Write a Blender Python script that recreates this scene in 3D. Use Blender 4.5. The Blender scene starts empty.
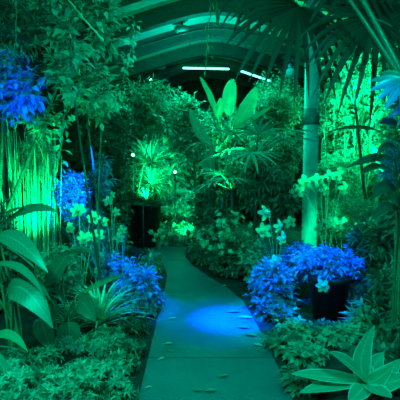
import bpy, math, random
from mathutils import Vector as V
R = random.Random(11)
SC = bpy.context.scene
COL = SC.collection
PI = math.pi
# ------------------------------------------------------------------ camera
F = 429.0; CAMZ = 1.6; PITCH = math.atan(35 / F)
cd = bpy.data.cameras.new('camera'); cam = bpy.data.objects.new('camera', cd); COL.objects.link(cam)
cam.location = (0, 0, CAMZ); cam.rotation_euler = (PI / 2 - PITCH, 0, 0)
cd.sensor_width = 36; cd.lens = 36 * F / 400; cd.clip_start = .05
SC.camera = cam
def at(px, py, Y):
    """the point of the place seen at a pixel, at distance Y"""
    u = (px - 200) / F; v = (200 - py) / F
    d = V((u, math.cos(PITCH) + v * math.sin(PITCH), -math.sin(PITCH) + v * math.cos(PITCH)))
    return V((0, 0, CAMZ)) + d * (Y / d.y)
def gnd(px, py, z=0.0):
    p = at(px, py, 1.0) - V((0, 0, CAMZ))
    return V((0, 0, CAMZ)) + p * ((z - CAMZ) / p.z)

# ------------------------------------------------------------------ materials
def nodes(name):
    m = bpy.data.materials.new(name); m.use_nodes = True
    nt = m.node_tree; nt.nodes.clear()
    return m, nt, nt.nodes.new, nt.links.new
def plain(name, col, rough=.6, metal=0, noise=0, nscale=8, bump=0, bscale=40):
    m, nt, N, L = nodes(name)
    o = N('ShaderNodeOutputMaterial'); p = N('ShaderNodeBsdfPrincipled'); L(p.outputs[0], o.inputs[0])
    p.inputs['Roughness'].default_value = rough; p.inputs['Metallic'].default_value = metal
    p.inputs['Base Color'].default_value = (*col, 1)
    tc = N('ShaderNodeTexCoord')
    if noise:
        n = N('ShaderNodeTexNoise'); n.inputs['Scale'].default_value = nscale; n.inputs['Detail'].default_value = 6
        L(tc.outputs['Object'], n.inputs['Vector'])
        r = N('ShaderNodeValToRGB'); r.color_ramp.elements[0].position = .3; r.color_ramp.elements[1].position = .7
        r.color_ramp.elements[0].color = (*[c * (1 - noise) for c in col], 1)
        r.color_ramp.elements[1].color = (*[min(1, c * (1 + noise)) for c in col], 1)
        L(n.outputs[0], r.inputs[0]); L(r.outputs[0], p.inputs['Base Color'])
    if bump:
        b = N('ShaderNodeBump'); b.inputs['Strength'].default_value = bump; b.inputs['Distance'].default_value = .02
        n2 = N('ShaderNodeTexNoise'); n2.inputs['Scale'].default_value = bscale; n2.inputs['Detail'].default_value = 5
        L(tc.outputs['Object'], n2.inputs['Vector']); L(n2.outputs[0], b.inputs['Height']); L(b.outputs[0], p.inputs['Normal'])
    return m
def emit(name, col, s):
    m, nt, N, L = nodes(name)
    o = N('ShaderNodeOutputMaterial'); e = N('ShaderNodeEmission'); e.inputs[0].default_value = (*col, 1); e.inputs[1].default_value = s
    L(e.outputs[0], o.inputs[0]); return m
def leafmat(name, col, rough=.42, trans=.35, var=.45, vein=0.0):
    """leaf: every leaf a slightly different green, light shows through the blade; optional paler midrib and side veins"""
    m, nt, N, L = nodes(name)
    o = N('ShaderNodeOutputMaterial'); p = N('ShaderNodeBsdfPrincipled'); p.inputs['Roughness'].default_value = rough
    t = N('ShaderNodeBsdfTranslucent'); mx = N('ShaderNodeMixShader'); mx.inputs[0].default_value = trans
    L(p.outputs[0], mx.inputs[1]); L(t.outputs[0], mx.inputs[2]); L(mx.outputs[0], o.inputs[0])
    g = N('ShaderNodeNewGeometry'); mr = N('ShaderNodeMapRange')
    mr.inputs['To Min'].default_value = 1 - var; mr.inputs['To Max'].default_value = 1 + var * .8
    L(g.outputs['Random Per Island'], mr.inputs['Value'])
    h = N('ShaderNodeHueSaturation'); h.inputs['Color'].default_value = (*col, 1); L(mr.outputs[0], h.inputs['Value'])
    out = h.outputs[0]
    if vein:
        uv = N('ShaderNodeTexCoord'); s = N('ShaderNodeSeparateXYZ'); L(uv.outputs['UV'], s.inputs[0])
        def M(op, a, b=None):
            n = N('ShaderNodeMath'); n.operation = op
            for i, q in enumerate((a, b)):
                if q is None: continue
                if isinstance(q, (int, float)): n.inputs[i].default_value = q
                else: L(q, n.inputs[i])
            return n.outputs[0]
        au = M('ABSOLUTE', M('SUBTRACT', s.outputs[0], .5))
        mid = M('LESS_THAN', au, .035)
        sv = M('MULTIPLY', M('GREATER_THAN', M('SINE', M('MULTIPLY', M('SUBTRACT', s.outputs[1], M('MULTIPLY', au, .35)), 95)), .72), .45)
        fac = M('MULTIPLY', M('MAXIMUM', mid, sv), vein)
        mm = N('ShaderNodeMixRGB'); L(fac, mm.inputs[0]); L(out, mm.inputs[1])
        mm.inputs[2].default_value = (*[min(1, c * 1.8 + .08) for c in col], 1); out = mm.outputs[0]
    L(out, p.inputs['Base Color']); L(out, t.inputs[0])
    return m
MT = dict(
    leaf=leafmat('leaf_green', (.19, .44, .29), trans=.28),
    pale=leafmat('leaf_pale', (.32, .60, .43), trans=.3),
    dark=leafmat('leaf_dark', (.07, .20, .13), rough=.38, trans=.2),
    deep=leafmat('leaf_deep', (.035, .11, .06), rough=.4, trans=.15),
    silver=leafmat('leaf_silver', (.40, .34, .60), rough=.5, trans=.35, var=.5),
    broad=leafmat('leaf_broad', (.10, .28, .18), rough=.34, trans=.25, var=.25, vein=.5),
    broadd=leafmat('leaf_broad_dark', (.06, .17, .10), rough=.3, trans=.12, var=.2, vein=.4),
    vari=leafmat('leaf_variegated', (.20, .46, .30), rough=.36, trans=.25, var=.2, vein=.5),
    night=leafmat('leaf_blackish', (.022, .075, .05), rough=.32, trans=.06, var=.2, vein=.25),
    paddle=leafmat('leaf_paddle', (.32, .60, .30), rough=.4, trans=.5, var=.2, vein=.35),
    strap=leafmat('leaf_strap', (.30, .52, .32), rough=.4, trans=.3, var=.4),
    margin=leafmat('leaf_margin', (.74, .88, .72), rough=.4, trans=.3, var=.1),
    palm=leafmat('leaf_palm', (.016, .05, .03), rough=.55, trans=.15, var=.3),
    petal=leafmat('petal', (.82, .90, .58), rough=.6, trans=.45, var=.15),
    stem=plain('stem', (.14, .26, .13), .6, noise=.3),
    cane=plain('cane', (.42, .62, .36), .45, noise=.3, nscale=14),
    bark=plain('bark', (.10, .085, .06), .85, noise=.5, bump=.6),
    soil=plain('soil', (.03, .026, .02), .95, noise=.6, nscale=9, bump=1, bscale=30),
    steel=plain('painted_steel', (.055, .07, .065), .55, noise=.2),
    steell=plain('white_steel', (.42, .48, .45), .45, noise=.15),
    pot=plain('pot_black', (.018, .02, .02), .45, noise=.2),
    fixture=plain('lamp_housing', (.05, .05, .05), .4),
    column=plain('column_paint', (.62, .70, .64), .5, noise=.12, nscale=3, bump=.15, bscale=25),
    band=plain('column_band', (.26, .32, .30), .6, noise=.2),
    tube=emit('tube_glow', (.10, 1.0, .72), 7),
    bulb=emit('bulb_glow', (.25, 1.0, .80), 12),
)
# ------------------------------------------------------------------ mesh helpers
class MB:
    def __init__(s): s.v = []; s.f = []; s.uv = []; s.mi = []
    def ribbon(s, P, W, prof, nrm, fold=.18, segs=8, margin=0, ripple=0):
        b0 = len(s.v); k = 5 if margin else 3
        ph = R.random() * 6
        for i in range(segs + 1):
            t = i / segs; a = 1 - t
            if len(P) == 3:
                c = P[0] * a * a + P[1] * (2 * a * t) + P[2] * t * t
                tan = (P[1] - P[0]) * a + (P[2] - P[1]) * t
            else:
                c = P[0] * a ** 3 + P[1] * (3 * a * a * t) + P[2] * (3 * a * t * t) + P[3] * t ** 3
                tan = (P[1] - P[0]) * a * a + (P[2] - P[1]) * (2 * a * t) + (P[3] - P[2]) * t * t
            tan.normalize()
            sd = tan.cross(nrm); sd = sd.normalized() if sd.length > 1e-4 else V((1, 0, 0))
            n2 = sd.cross(tan); w = W * prof(t) / 2
            rp = n2 * (ripple * w * math.sin(t * 17 + ph)); rq = n2 * (ripple * w * math.sin(t * 15 + ph + 2))
            up = n2 * (fold * w)
            if margin:
                q = 1 - margin
                row = [c - sd * w + up + rp, c - sd * (w * q) + up * q + rp * q, c, c + sd * (w * q) + up * q + rq * q, c + sd * w + up + rq]
                us = (0, margin / 2, .5, 1 - margin / 2, 1)
            else:
                row = [c - sd * w + up + rp, c, c + sd * w + up + rq]; us = (0, .5, 1)
            s.v += row; s.uv += [(u, t) for u in us]
        for i in range(segs):
            for j in range(k - 1):
                a = b0 + i * k + j
                s.f.append((a, a + 1, a + k + 1, a + k))
                s.mi.append(1 if margin and j in (0, k - 2) else 0)
    def leaf(s, p, d, n, L, W, droop=.15):
        sd = d.cross(n)
        if sd.length < 1e-3: sd = d.cross(V((1, .3, .2)))
        sd.normalize(); n2 = sd.cross(d); b = len(s.v)
        m = p + d * (L * .48); e = n2 * (W * .16)
        s.v += [p, m - sd * (W * .5) + e, m, m + sd * (W * .5) + e, p + d * L - n2 * (L * droop)]
        s.uv += [(.5, 0), (0, .5), (.5, .5), (1, .5), (.5, 1)]
        s.f += [(b, b + 2, b + 1), (b + 2, b + 4, b + 1), (b, b + 3, b + 2), (b + 3, b + 4, b + 2)]
        s.mi += [0] * 4
    def tube(s, pts, r0, r1=None, n=5, cap=True):
        r1 = r0 if r1 is None else r1; b0 = len(s.v); m = len(pts)
        for i, p in enumerate(pts):
            t = (pts[min(i + 1, m - 1)] - pts[max(i - 1, 0)])
            t = t.normalized() if t.length > 1e-6 else V((0, 0, 1))
            a = t.cross(V((.31, .9, .2))).normalized(); b = t.cross(a); r = r0 + (r1 - r0) * i / max(1, m - 1)
            for j in range(n):
                s.v.append(p + a * (r * math.cos(2 * PI * j / n)) + b * (r * math.sin(2 * PI * j / n))); s.uv.append((j / n, i / m))
        for i in range(m - 1):
            for j in range(n):
                a = b0 + i * n + j; c = b0 + i * n + (j + 1) % n
                s.f.append((a, c, c + n, a + n)); s.mi.append(0)
        if cap:
            s.f.append(tuple(b0 + j for j in range(n))[::-1]); s.mi.append(0)
            s.f.append(tuple(b0 + (m - 1) * n + j for j in range(n))); s.mi.append(0)
    def lathe(s, c, prof, n=24, axis=None):
        b0 = len(s.v)
        ax = (axis or V((0, 0, 1))).normalized()
        a = ax.cross(V((0, 1, 0.01))).normalized(); b = ax.cross(a)
        for r, z in prof:
            for j in range(n):
                s.v.append(c + ax * z + a * (r * math.cos(2 * PI * j / n)) + b * (r * math.sin(2 * PI * j / n))); s.uv.append((0, 0))
        for i in range(len(prof) - 1):
            for j in range(n):
                p = b0 + i * n + j; q = b0 + i * n + (j + 1) % n
                s.f.append((p, q, q + n, p + n)); s.mi.append(0)
        s.f.append(tuple(b0 + j for j in range(n))[::-1]); s.mi.append(0)
        s.f.append(tuple(b0 + (len(prof) - 1) * n + j for j in range(n))); s.mi.append(0)
    def box(s, lo, hi):
        b = len(s.v)
        for z in (lo[2], hi[2]):
            for x, y in ((lo[0], lo[1]), (hi[0], lo[1]), (hi[0], hi[1]), (lo[0], hi[1])):
                s.v.append(V((x, y, z))); s.uv.append((0, 0))
        s.f += [tuple(b + q for q in f) for f in ((3, 2, 1, 0), (4, 5, 6, 7), (0, 1, 5, 4), (1, 2, 6, 5), (2, 3, 7, 6), (3, 0, 4, 7))]
        s.mi += [0] * 6
    def build(s, name, mats, parent=None, smooth=True, org=None):
        if not s.v: return None
        o3 = org if org is not None else (parent_org.get(parent, V((0, 0, 0))) if parent else V((0, 0, 0)))
        me = bpy.data.meshes.new(name)
        me.from_pydata([tuple(p - o3) for p in s.v], [], s.f)
        for m in (mats if isinstance(mats, (list, tuple)) else [mats]): me.materials.append(MT[m])
        if any(s.mi): me.polygons.foreach_set('material_index', s.mi)
        ul = me.uv_layers.new(name='uv'); li = [0] * len(me.loops); me.loops.foreach_get('vertex_index', li)
        fl = []
        for i in li: fl += s.uv[i]
        ul.data.foreach_set('uv', fl)
        if smooth: me.polygons.foreach_set('use_smooth', [True] * len(me.polygons))
        me.update()
        o = bpy.data.objects.new(name, me); COL.objects.link(o)
        if parent: o.parent = parent; parent_org[o] = o3
        else: o.location = o3
        return o
parent_org = {}
def tag(o, label, cat, group=None):
    o['label'] = label; o['category'] = cat
    if group: o['group'] = group
    return o
def thing(name, label, cat, loc, group=None):
    o = bpy.data.objects.new(name, None); COL.objects.link(o); o.empty_display_size = .1
    o.location = loc; parent_org[o] = V(loc); return tag(o, label, cat, group)
def struct(mb, name, mat, smooth=False):
    o = mb.build(name, mat, smooth=smooth); o['kind'] = 'structure'; return o
U = R.uniform
def rv(): return V((R.gauss(0, 1), R.gauss(0, 1), R.gauss(0, 1))).normalized()
def curve(a, b, c, n=6): return [a * (1 - t) ** 2 + b * (2 * t * (1 - t)) + c * t * t for t in [i / n for i in range(n + 1)]]
lance = lambda t: max(.02, math.sin(PI * min(1, t * .97 + .03) ** .8)) ** .9
oval = lambda t: max(.02, math.sin(PI * min(1, t * .96 + .02)) ** .62)
strapp = lambda t: min(1, .45 + t * 3) * max(.02, (1 - t ** 2.2)) ** .8
grassp = lambda t: max(.03, (1 - t) ** .7)
paddle = lambda t: max(.03, math.sin(PI * min(1, t * .98 + .01) ** 1.0) ** .5)
heart = lambda t: max(.02, math.sin(PI * min(1, t * .80 + .195)) ** .85) if t > .02 else .45
palmseg = lambda t: min(1, .25 + t * 2.2) * max(.02, 1 - t ** 2) ** .75

# ------------------------------------------------------------------ plant builders
LEAF = dict(tiny=(.035, .017), oval=(.075, .04), lance=(.13, .028), big=(.16, .075), ros=(.055, .02), fine=(.10, .014), palm=(.13, .035), mid=(.10, .05))
def shrub(name, label, cat, box, Y, leaf='oval', mat='leaf', cover=2.2, arr='alt', dy=None, prim=8, base=None, group=None, scale=1, stem='stem', trunk=0, droop=.25, shell=.45, flowers=0):
    x0, y0, x1, y1 = box
    c = at((x0 + x1) / 2, (y0 + y1) / 2, Y)
    rx = (x1 - x0) / 2 / F * Y; rz = (y1 - y0) / 2 / F * Y; ry = dy or min(rx, rz, .9) * .85
    b = V(base) if base else V((c.x, Y, 0))
    t = thing(name, label, cat, b, group)
    st = MB(); fo = MB(); LL, LW = LEAF[leaf]; LL *= scale; LW *= scale
    start = b.copy()
    if trunk:
        top = V((c.x + U(-.1, .1), c.y, max(.3, c.z - rz * .4)))
        pts = curve(b, (b + top) / 2 + V((U(-.12, .12), U(-.1, .1), 0)), top, 7)
        tr = MB(); tr.tube(pts, trunk, trunk * .6, 8); tr.build('trunk', 'bark', t); start = top
    samp = []
    for k in range(prim):
        d = rv(); d.z = abs(d.z) if not trunk else d.z
        q = c + V((d.x * rx, d.y * ry, d.z * rz)) * U(.55, .85)
        if q.z < .06: q.z = .06 + U(0, .05)
        pc = start.lerp(q, .45) + V((U(-.1, .1) * rx, U(-.1, .1) * ry, abs(q.z - start.z) * .15))
        pts = curve(start, pc, q, 7); samp += pts[2:]
        st.tube(pts, max(.004, trunk * .3), .0025, 4, False)
    k = {'ros': 8, 'alt': 7, 'palm': 6, 'pin': 14}[arr]
    area = PI / 4 * (x1 - x0) * (y1 - y0); lp = LL * LW * .5 * (F / Y) ** 2
    n = max(6, int(cover * 1.9 * area / (lp * .6) / k))
    n = min(n, 4000)
    for _ in range(n):
        d = rv(); r = R.random() ** shell
        q = c + V((d.x * rx, d.y * ry, d.z * rz)) * r
        if q.z < .03: q.z = U(.03, .12)
        s0 = min((samp[R.randrange(len(samp))] for _ in range(10)), key=lambda p: (p - q).length)
        ax = q - s0; al = max(ax.length, 1e-3)
        ax.normalize(); lim = LL * 5
        st.tube([s0, s0.lerp(q, .5) + V((0, 0, al * .06)), q], .0025 if Y < 6 else .004, .0012, 3, False)
        up = V((U(-.5, .5), U(-.9, .2), 1)).normalized()
        if arr == 'ros':
            a = ax.cross(V((.2, .3, .9))).normalized(); e = ax.cross(a); o = U(0, 6)
            for j in range(k):
                an = o + j * 2.4; dd = (a * math.cos(an) + e * math.sin(an) + ax * U(.15, .8) + V((0, 0, .25))).normalized()
                fo.leaf(q - ax * (LL * .2 * j / k), dd, (ax + V((0, 0, .4))).normalized(), LL * U(.7, 1.15), LW * U(.8, 1.2), droop * U(.2, 1.4))
        elif arr == 'palm':
            a = ax.cross(up).normalized(); e = a.cross(up).normalized(); o = U(0, 6)
            for j in range(k):
                an = o + j * 2 * PI / k; dd = (a * math.cos(an) + e * math.sin(an) - V((0, 0, .35))).normalized()
                fo.leaf(q, dd, up, LL * U(.8, 1.15), LW, droop)
        else:
            seg = min(al * .8, LL * (3.2 if arr == 'alt' else 5))
            side = ax.cross(up).normalized()
            for j in range(k):
                f = (j if arr == 'alt' else j // 2) / (k if arr == 'alt' else k / 2); p = q - ax * (seg * (1 - f))
                sg = 1 if j % 2 else -1
                dd = (side * sg * U(.5, 1) + ax * U(.3, .8) + V((0, 0, U(-.5, .15)))).normalized() if j < k - 1 else ax
                fo.leaf(p, dd, (up + rv() * .35).normalized(), LL * U(.65, 1.15), LW * U(.8, 1.15), droop * U(.3, 1.6))
    st.build('branches', stem, t); fo.build('foliage', mat, t)
    return t
def strap_plant(name, label, cat, b, n, L, W, mat='strap', el=(20, 85), arch=.5, segs=7, group=None, parts=False, prof=strapp, margin=0, trunk=0, face=None):
    """rosette of arching strap leaves; on a cane when trunk > 0"""
    b = V(b); t = thing(name, label, cat, b, group); fo = MB(); crown = b + V((0, 0, trunk))
    if trunk:
        m = MB(); m.tube([b, b + V((.02, 0, trunk * .5)), crown], .03, .022, 7); m.build('cane', 'bark', t)
    for k in range(n):
        az = k * 2.39996 + U(-.3, .3); e = math.radians(U(*el)); l = L * U(.7, 1.1)
        h = V((math.cos(az), math.sin(az), 0)); p0 = crown + h * U(0, .02) + V((0, 0, U(0, .03) - .01))
        pc = p0 + h * (l * .55 * math.cos(e)) + V((0, 0, l * .62 * math.sin(e)))
        p1 = p0 + h * (l * min(.95, math.cos(e) + .25 * arch + .1)) + V((0, 0, l * (math.sin(e) - arch * (1.15 - .6 * math.sin(e)))))
        if p1.z < .02: p1.z = .02 + U(0, .03)
        m = MB() if parts else fo
        nr = (V((0, 0, 1)) - h * .6).normalized()
        m.ribbon([p0, pc, p1], W * U(.8, 1.15), prof, nr, .3, segs, margin)
        if parts: m.build('leaf', [mat, 'margin'] if margin else mat, t)
    if not parts: fo.build('leaves', [mat, 'margin'] if margin else mat, t)
    return t
def broad_plant(name, label, cat, b, leaves, mat='broad', stemr=.009, group=None, spread=.04, stemmat='stem'):
    """leaves: (base px, base py, ctrl px, ctrl py, tip px, tip py, Y base, Y tip, width px, profile, normal, mat)"""
    b = V(b); t = thing(name, label, cat, b, group)
    for (bx, by, qx, qy, tx, ty, Yb, Yt, w, pr, nr, mm) in leaves:
        p0 = at(bx, by, Yb); p1 = at(tx, ty, Yt); pc = at(qx, qy, (Yb + Yt) / 2)
        m = MB(); m.ribbon([p0, pc, p1], w / F * (Yb + Yt) / 2, pr, V(nr).normalized(), .14, 14, 0, .05)
        lf = m.build('leaf', mm or mat, t)
        s = MB(); r0 = b + V((U(-spread, spread), U(-spread, spread), 0))
        dirn = (p0 - pc).normalized()
        s.tube([r0 * (1 - k) ** 3 + (r0 + (p0 - r0) * .3 + V((0, 0, p0.z * .35))) * (3 * k * (1 - k) ** 2) + (p0 + dirn * min(.12, p0.z * .3)) * (3 * k * k * (1 - k)) + p0 * k ** 3 for k in [i / 8 for i in range(9)]], stemr, stemr * .55, 6)
        s.build('stalk', stemmat, t)
    return t
def flower(t, p, face, s, petals=6, trumpet=True):
    """one nodding flower, parented to its plant"""
    m = MB(); f = face.normalized(); a = f.cross(V((.1, .2, 1))).normalized(); e = f.cross(a)
    for j in range(petals):
        an = 2 * PI * j / petals + U(-.15, .15); d = a * math.cos(an) + e * math.sin(an)
        m.ribbon([p, p + d * (s * .55) + f * (s * .18), p + d * (s * U(.85, 1.05)) - f * (s * U(0, .3))], s * .62, oval, f, .2, 6)
    o = m.build('flower', 'petal', t)
    if trumpet:
        c = MB(); c.lathe(p, [(s * .08, 0), (s * .2, s * .15), (s * .24, s * .4), (s * .3, s * .46)], 10, f); c.build('trumpet', 'petal', o)
def flower_plant(name, label, b, heads, Y, s=.055, group=None, blades=8, bl=.5, petals=6, mat='strap', cat='flowers'):
    b = V(b); t = thing(name, label, cat, b, group); fo = MB()
    for k in range(blades):
        an = U(0, 6.28); h = V((math.cos(an), math.sin(an), 0)); l = bl * U(.7, 1.2)
        fo.ribbon([b, b + h * .06 + V((0, 0, l * .7)), b + h * (l * .5) + V((0, 0, l * U(.5, 1)))], .018, grassp, (V((0, 0, 1)) - h).normalized(), .2, 6)
    fo.build('leaves', mat, t)
    for (px, py, dY) in heads:
        p = at(px, py, Y + dY); st = MB(); r0 = b + V((U(-.03, .03), U(-.03, .03), 0))
        st.tube(curve(r0, V((p.x * .6 + r0.x * .4, p.y, p.z * 1.15)), p, 8), .005, .003, 5); st.build('flower_stalk', 'cane', t)
        flower(t, p, V((U(-.6, .6), -1, U(-.1, .4))), s * U(.85, 1.2), petals)
    return t
def reeds(name, label, b, n, box, Y, r=.006, mat='cane', dy=.25, blades=1, group=None, cat='reeds', bw=.016):
    """upright canes with narrow blades, from one clump at b"""
    b = V(b); t = thing(name, label, cat, b, group); st = MB(); fo = MB(); x0, y0, x1, y1 = box
    for k in range(n):
        p = at(U(x0, x1), y0 + (y1 - y0) * R.random() ** 1.6, Y); p.y = Y + U(-dy, dy)
        r0 = V((b.x + (p.x - b.x) * U(.5, .9), b.y + (p.y - b.y) * .7, 0))
        pts = curve(r0, r0.lerp(p, .5) + V((U(-.03, .03), 0, 0)), p, 5)
        st.tube(pts, r * U(.7, 1.3), r * .5, 5)
        for j in range(blades):
            q = pts[R.randrange(1, 6)]; h = V((U(-1, 1), U(-1, 1), 0)).normalized(); l = U(.25, .6)
            fo.ribbon([q, q + h * (l * .2) + V((0, 0, l * .7)), q + h * (l * .45) + V((0, 0, l * U(.4, 1)))], bw, grassp, (V((0, 0, 1)) - h).normalized(), .2, 5)
    st.build('canes', mat, t); fo.build('foliage', 'pale', t); return t
def fan(m, hub, axis, nrm, L, W, n, spread, droop, sagax=V((0, 0, -1))):
    axis = axis.normalized(); sd = axis.cross(nrm).normalized()
    for k in range(n):
        an = math.radians(spread) * (k / (n - 1) - .5) * 2; d = (axis * math.cos(an) + sd * math.sin(an)).normalized()
        l = L * (1 - .22 * abs(k / (n - 1) - .5) * 2) * U(.9, 1.08)
        p1 = hub + d * l * (1 - droop * .3) + sagax * (l * droop * U(.8, 1.2))
        m.ribbon([hub, hub + d * (l * .55) + nrm * (l * .05), p1], W * U(.85, 1.1), palmseg, nrm, .35, 7)
def fan_palm(name, label, b, crown, fronds, group=None, mat='palm', trunk=.06, stalk='stem'):
    """fronds: (hub point, axis, normal, length, seg width, n, spread, droop)"""
    b = V(b); t = thing(name, label, 'palm', b, group); tr = MB()
    tr.tube(curve(b, b.lerp(crown, .5), crown, 8), trunk, trunk * .8, 10); tr.build('trunk', 'bark', t)
    for (hub, ax, nr, L, W, n, sp, dr) in fronds:
        f = MB(); fan(f, hub, V(ax), V(nr).normalized(), L, W, n, sp, dr); fo = f.build('frond', mat, t)
        p = MB(); mid = crown.lerp(hub, .5) + V((0, 0, (hub - crown).length * .16)); p.tube(curve(crown, mid, hub, 8), .017, .011, 6)
        p.build('petiole', stalk, fo)
    return t
def small_fan_palm(name, label, b, h, n, L, group=None, mat='palm', segs=11):
    b = V(b); crown = b + V((0, 0, h)); fr = []
    for k in range(n):
        az = k * 2.4 + U(-.3, .3); e = U(.15, 1.1); d = V((math.cos(az) * math.cos(e), math.sin(az) * math.cos(e), math.sin(e)))
        hub = crown + d * L * U(.6, .95); ax = (d + V((0, 0, -.5))).normalized(); side = ax.cross(V((0, 0, 1))).normalized()
        fr.append((hub, ax, side.cross(ax), L, L * .09, segs, 95, .18))
    return fan_palm(name, label, b, crown, fr, group, mat, .03)
# ------------------------------------------------------------------ the setting
XW, Y0, Y1, EAVE, RISE = 6.2, -2.5, 18.0, 3.1, 1.95
RIDGE = .35
def roofz(x): return 5.08 - .33 * (math.sqrt((x - RIDGE) ** 2 + .36) - .6)
MT['glass'] = plain('wall_glazing', (.05, .10, .085), .3, noise=.4, nscale=2)
MT['panel'] = plain('roof_sheet', (.34, .46, .44), .5, noise=.25, nscale=1.2)
def concrete():
    m, nt, N, L = nodes('path_concrete')
    o = N('ShaderNodeOutputMaterial'); p = N('ShaderNodeBsdfPrincipled'); p.inputs['Roughness'].default_value = .55; L(p.outputs[0], o.inputs[0])
    tc = N('ShaderNodeTexCoord'); n = N('ShaderNodeTexNoise'); n.inputs['Scale'].default_value = 2.2; n.inputs['Detail'].default_value = 7
    L(tc.outputs['Object'], n.inputs['Vector'])
    r = N('ShaderNodeValToRGB'); r.color_ramp.elements[0].position = .3; r.color_ramp.elements[1].position = .75
    r.color_ramp.elements[0].color = (.085, .088, .105, 1); r.color_ramp.elements[1].color = (.135, .14, .165, 1); L(n.outputs[0], r.inputs[0])
    n2 = N('ShaderNodeTexNoise'); n2.inputs['Scale'].default_value = 45; n2.inputs['Detail'].default_value = 4; L(tc.outputs['Object'], n2.inputs['Vector'])
    r2 = N('ShaderNodeValToRGB'); r2.color_ramp.elements[0].position = .28; r2.color_ramp.elements[1].position = .5
    r2.color_ramp.elements[0].color = (.7, .7, .7, 1); L(n2.outputs[0], r2.inputs[0])
    mx = N('ShaderNodeMixRGB'); mx.blend_type = 'MULTIPLY'; mx.inputs[0].default_value = .6; L(r.outputs[0], mx.inputs[1]); L(r2.outputs[0], mx.inputs[2])
    b = N('ShaderNodeBump'); b.inputs['Strength'].default_value = .35; b.inputs['Distance'].default_value = .01
    L(n2.outputs[0], b.inputs['Height']); L(b.outputs[0], p.inputs['Normal']); L(mx.outputs[0], p.inputs['Base Color'])
    return m
MT['concrete'] = concrete()
g = MB(); g.box((-XW, Y0, -.12), (XW, Y1, 0)); struct(g, 'floor', 'soil')
# path: slabs with open joints, bending to the left at its far end
left = [gnd(*q) for q in ((139, 400), (146, 370), (153, 340), (160, 310), (165, 290), (167, 277), (164, 266), (156, 258), (140, 253), (110, 250))]
right = [gnd(*q) for q in ((291, 400), (277, 368), (264, 340), (252, 318), (243, 303), (228, 290), (208, 278), (193, 267), (185, 258), (187, 248))]
far = [gnd(150, 247), gnd(110, 243)]
l0 = left[0] + (left[0] - left[1]).normalized() * 3.2; r0 = right[0] + (right[0] - right[1]).normalized() * 3.2
import bmesh
def path_mesh():
    bm = bmesh.new()
    vs = [bm.verts.new((p.x, p.y, .025)) for p in [l0] + left + far[::-1] + right[::-1] + [r0]]
    bm.faces.new(vs)
    for yj in (1.6, 3.4, 5.2, 7.0):
        for s in (-.006, .006):
            bmesh.ops.bisect_plane(bm, geom=bm.verts[:] + bm.edges[:] + bm.faces[:], plane_co=(0, yj + s, 0), plane_no=(0, 1, 0))
    bad = [f for f in bm.faces if any(abs(f.calc_center_median().y - yj) < .006 for yj in (1.6, 3.4, 5.2, 7.0))]
    bmesh.ops.delete(bm, geom=bad, context='FACES')
    ret = bmesh.ops.extrude_face_region(bm, geom=bm.faces[:])
    bmesh.ops.translate(bm, vec=(0, 0, -.03), verts=[v for v in ret['geom'] if isinstance(v, bmesh.types.BMVert)])
    bmesh.ops.recalc_face_normals(bm, faces=bm.faces[:])
    me = bpy.data.meshes.new('path'); bm.to_mesh(me); bm.free(); me.materials.append(MT['concrete'])
    o = bpy.data.objects.new('path', me); COL.objects.link(o); o['kind'] = 'structure'
path_mesh()
for nm, lo, hi in (('wall_left', (-XW - .1, Y0, 0), (-XW, Y1, EAVE)), ('wall_right', (XW, Y0, 0), (XW + .1, Y1, EAVE)),
                   ('wall_back', (-XW, Y1, 0), (XW, Y1 + .1, EAVE + RISE)), ('wall_front', (-XW, Y0 - .1, 0), (XW, Y0, EAVE + RISE))):
    m = MB(); m.box(lo, hi); struct(m, nm, 'glass')
c = MB(); NX = 48
for i in range(NX):
    xa = -XW - .1 + (2 * XW + .2) * i / NX; xb = -XW - .1 + (2 * XW + .2) * (i + 1) / NX
    for ya, yb in ((Y0, Y1),):
        b = len(c.v); za, zb = roofz(xa), roofz(xb)
        c.v += [V((xa, ya, za)), V((xb, ya, zb)), V((xb, yb, zb)), V((xa, yb, za)), V((xa, ya, za + .06)), V((xb, ya, zb + .06)), V((xb, yb, zb + .06)), V((xa, yb, za + .06))]
        c.uv += [(0, 0)] * 8; c.f += [(b, b + 3, b + 2, b + 1), (b + 4, b + 5, b + 6, b + 7)]; c.mi += [0, 0]
struct(c, 'ceiling', 'panel', True)
def arch(name, Y, wid, dep, gap, x0=-XW, x1=XW, n=40):
    m = MB()
    for i in range(n):
        xa = x0 + (x1 - x0) * i / n; xb = x0 + (x1 - x0) * (i + 1) / n; b = len(m.v)
        for x in (xa, xb):
            for y in (Y - wid / 2, Y + wid / 2):
                for d in (gap, gap + dep): m.v.append(V((x, y, roofz(x) - d))); m.uv.append((0, 0))
        m.f += [(b, b + 4, b + 5, b + 1), (b + 2, b + 3, b + 7, b + 6), (b + 1, b + 5, b + 7, b + 3), (b, b + 2, b + 6, b + 4)]; m.mi += [0] * 4
    return struct(m, name, 'steel')
k = 1
for Y in (6.0, 7.6, 9.2, 10.9, 12.6, 14.3, 16.0):
    arch('trim_%d' % k, Y, .22, .34, 0); k += 1
for Y in (10.05, 13.4):                                              # slim tie arches hung under the sheets
    arch('trim_%d' % k, Y, .05, .05, .34); k += 1
for x in (-3.9, -2.2, 2.2, 3.9):                                     # purlins
    m = MB(); m.box((x - .04, Y0, roofz(x) - .10), (x + .04, Y1, roofz(x) - .004)); struct(m, 'trim_%d' % k, 'steel'); k += 1
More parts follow.
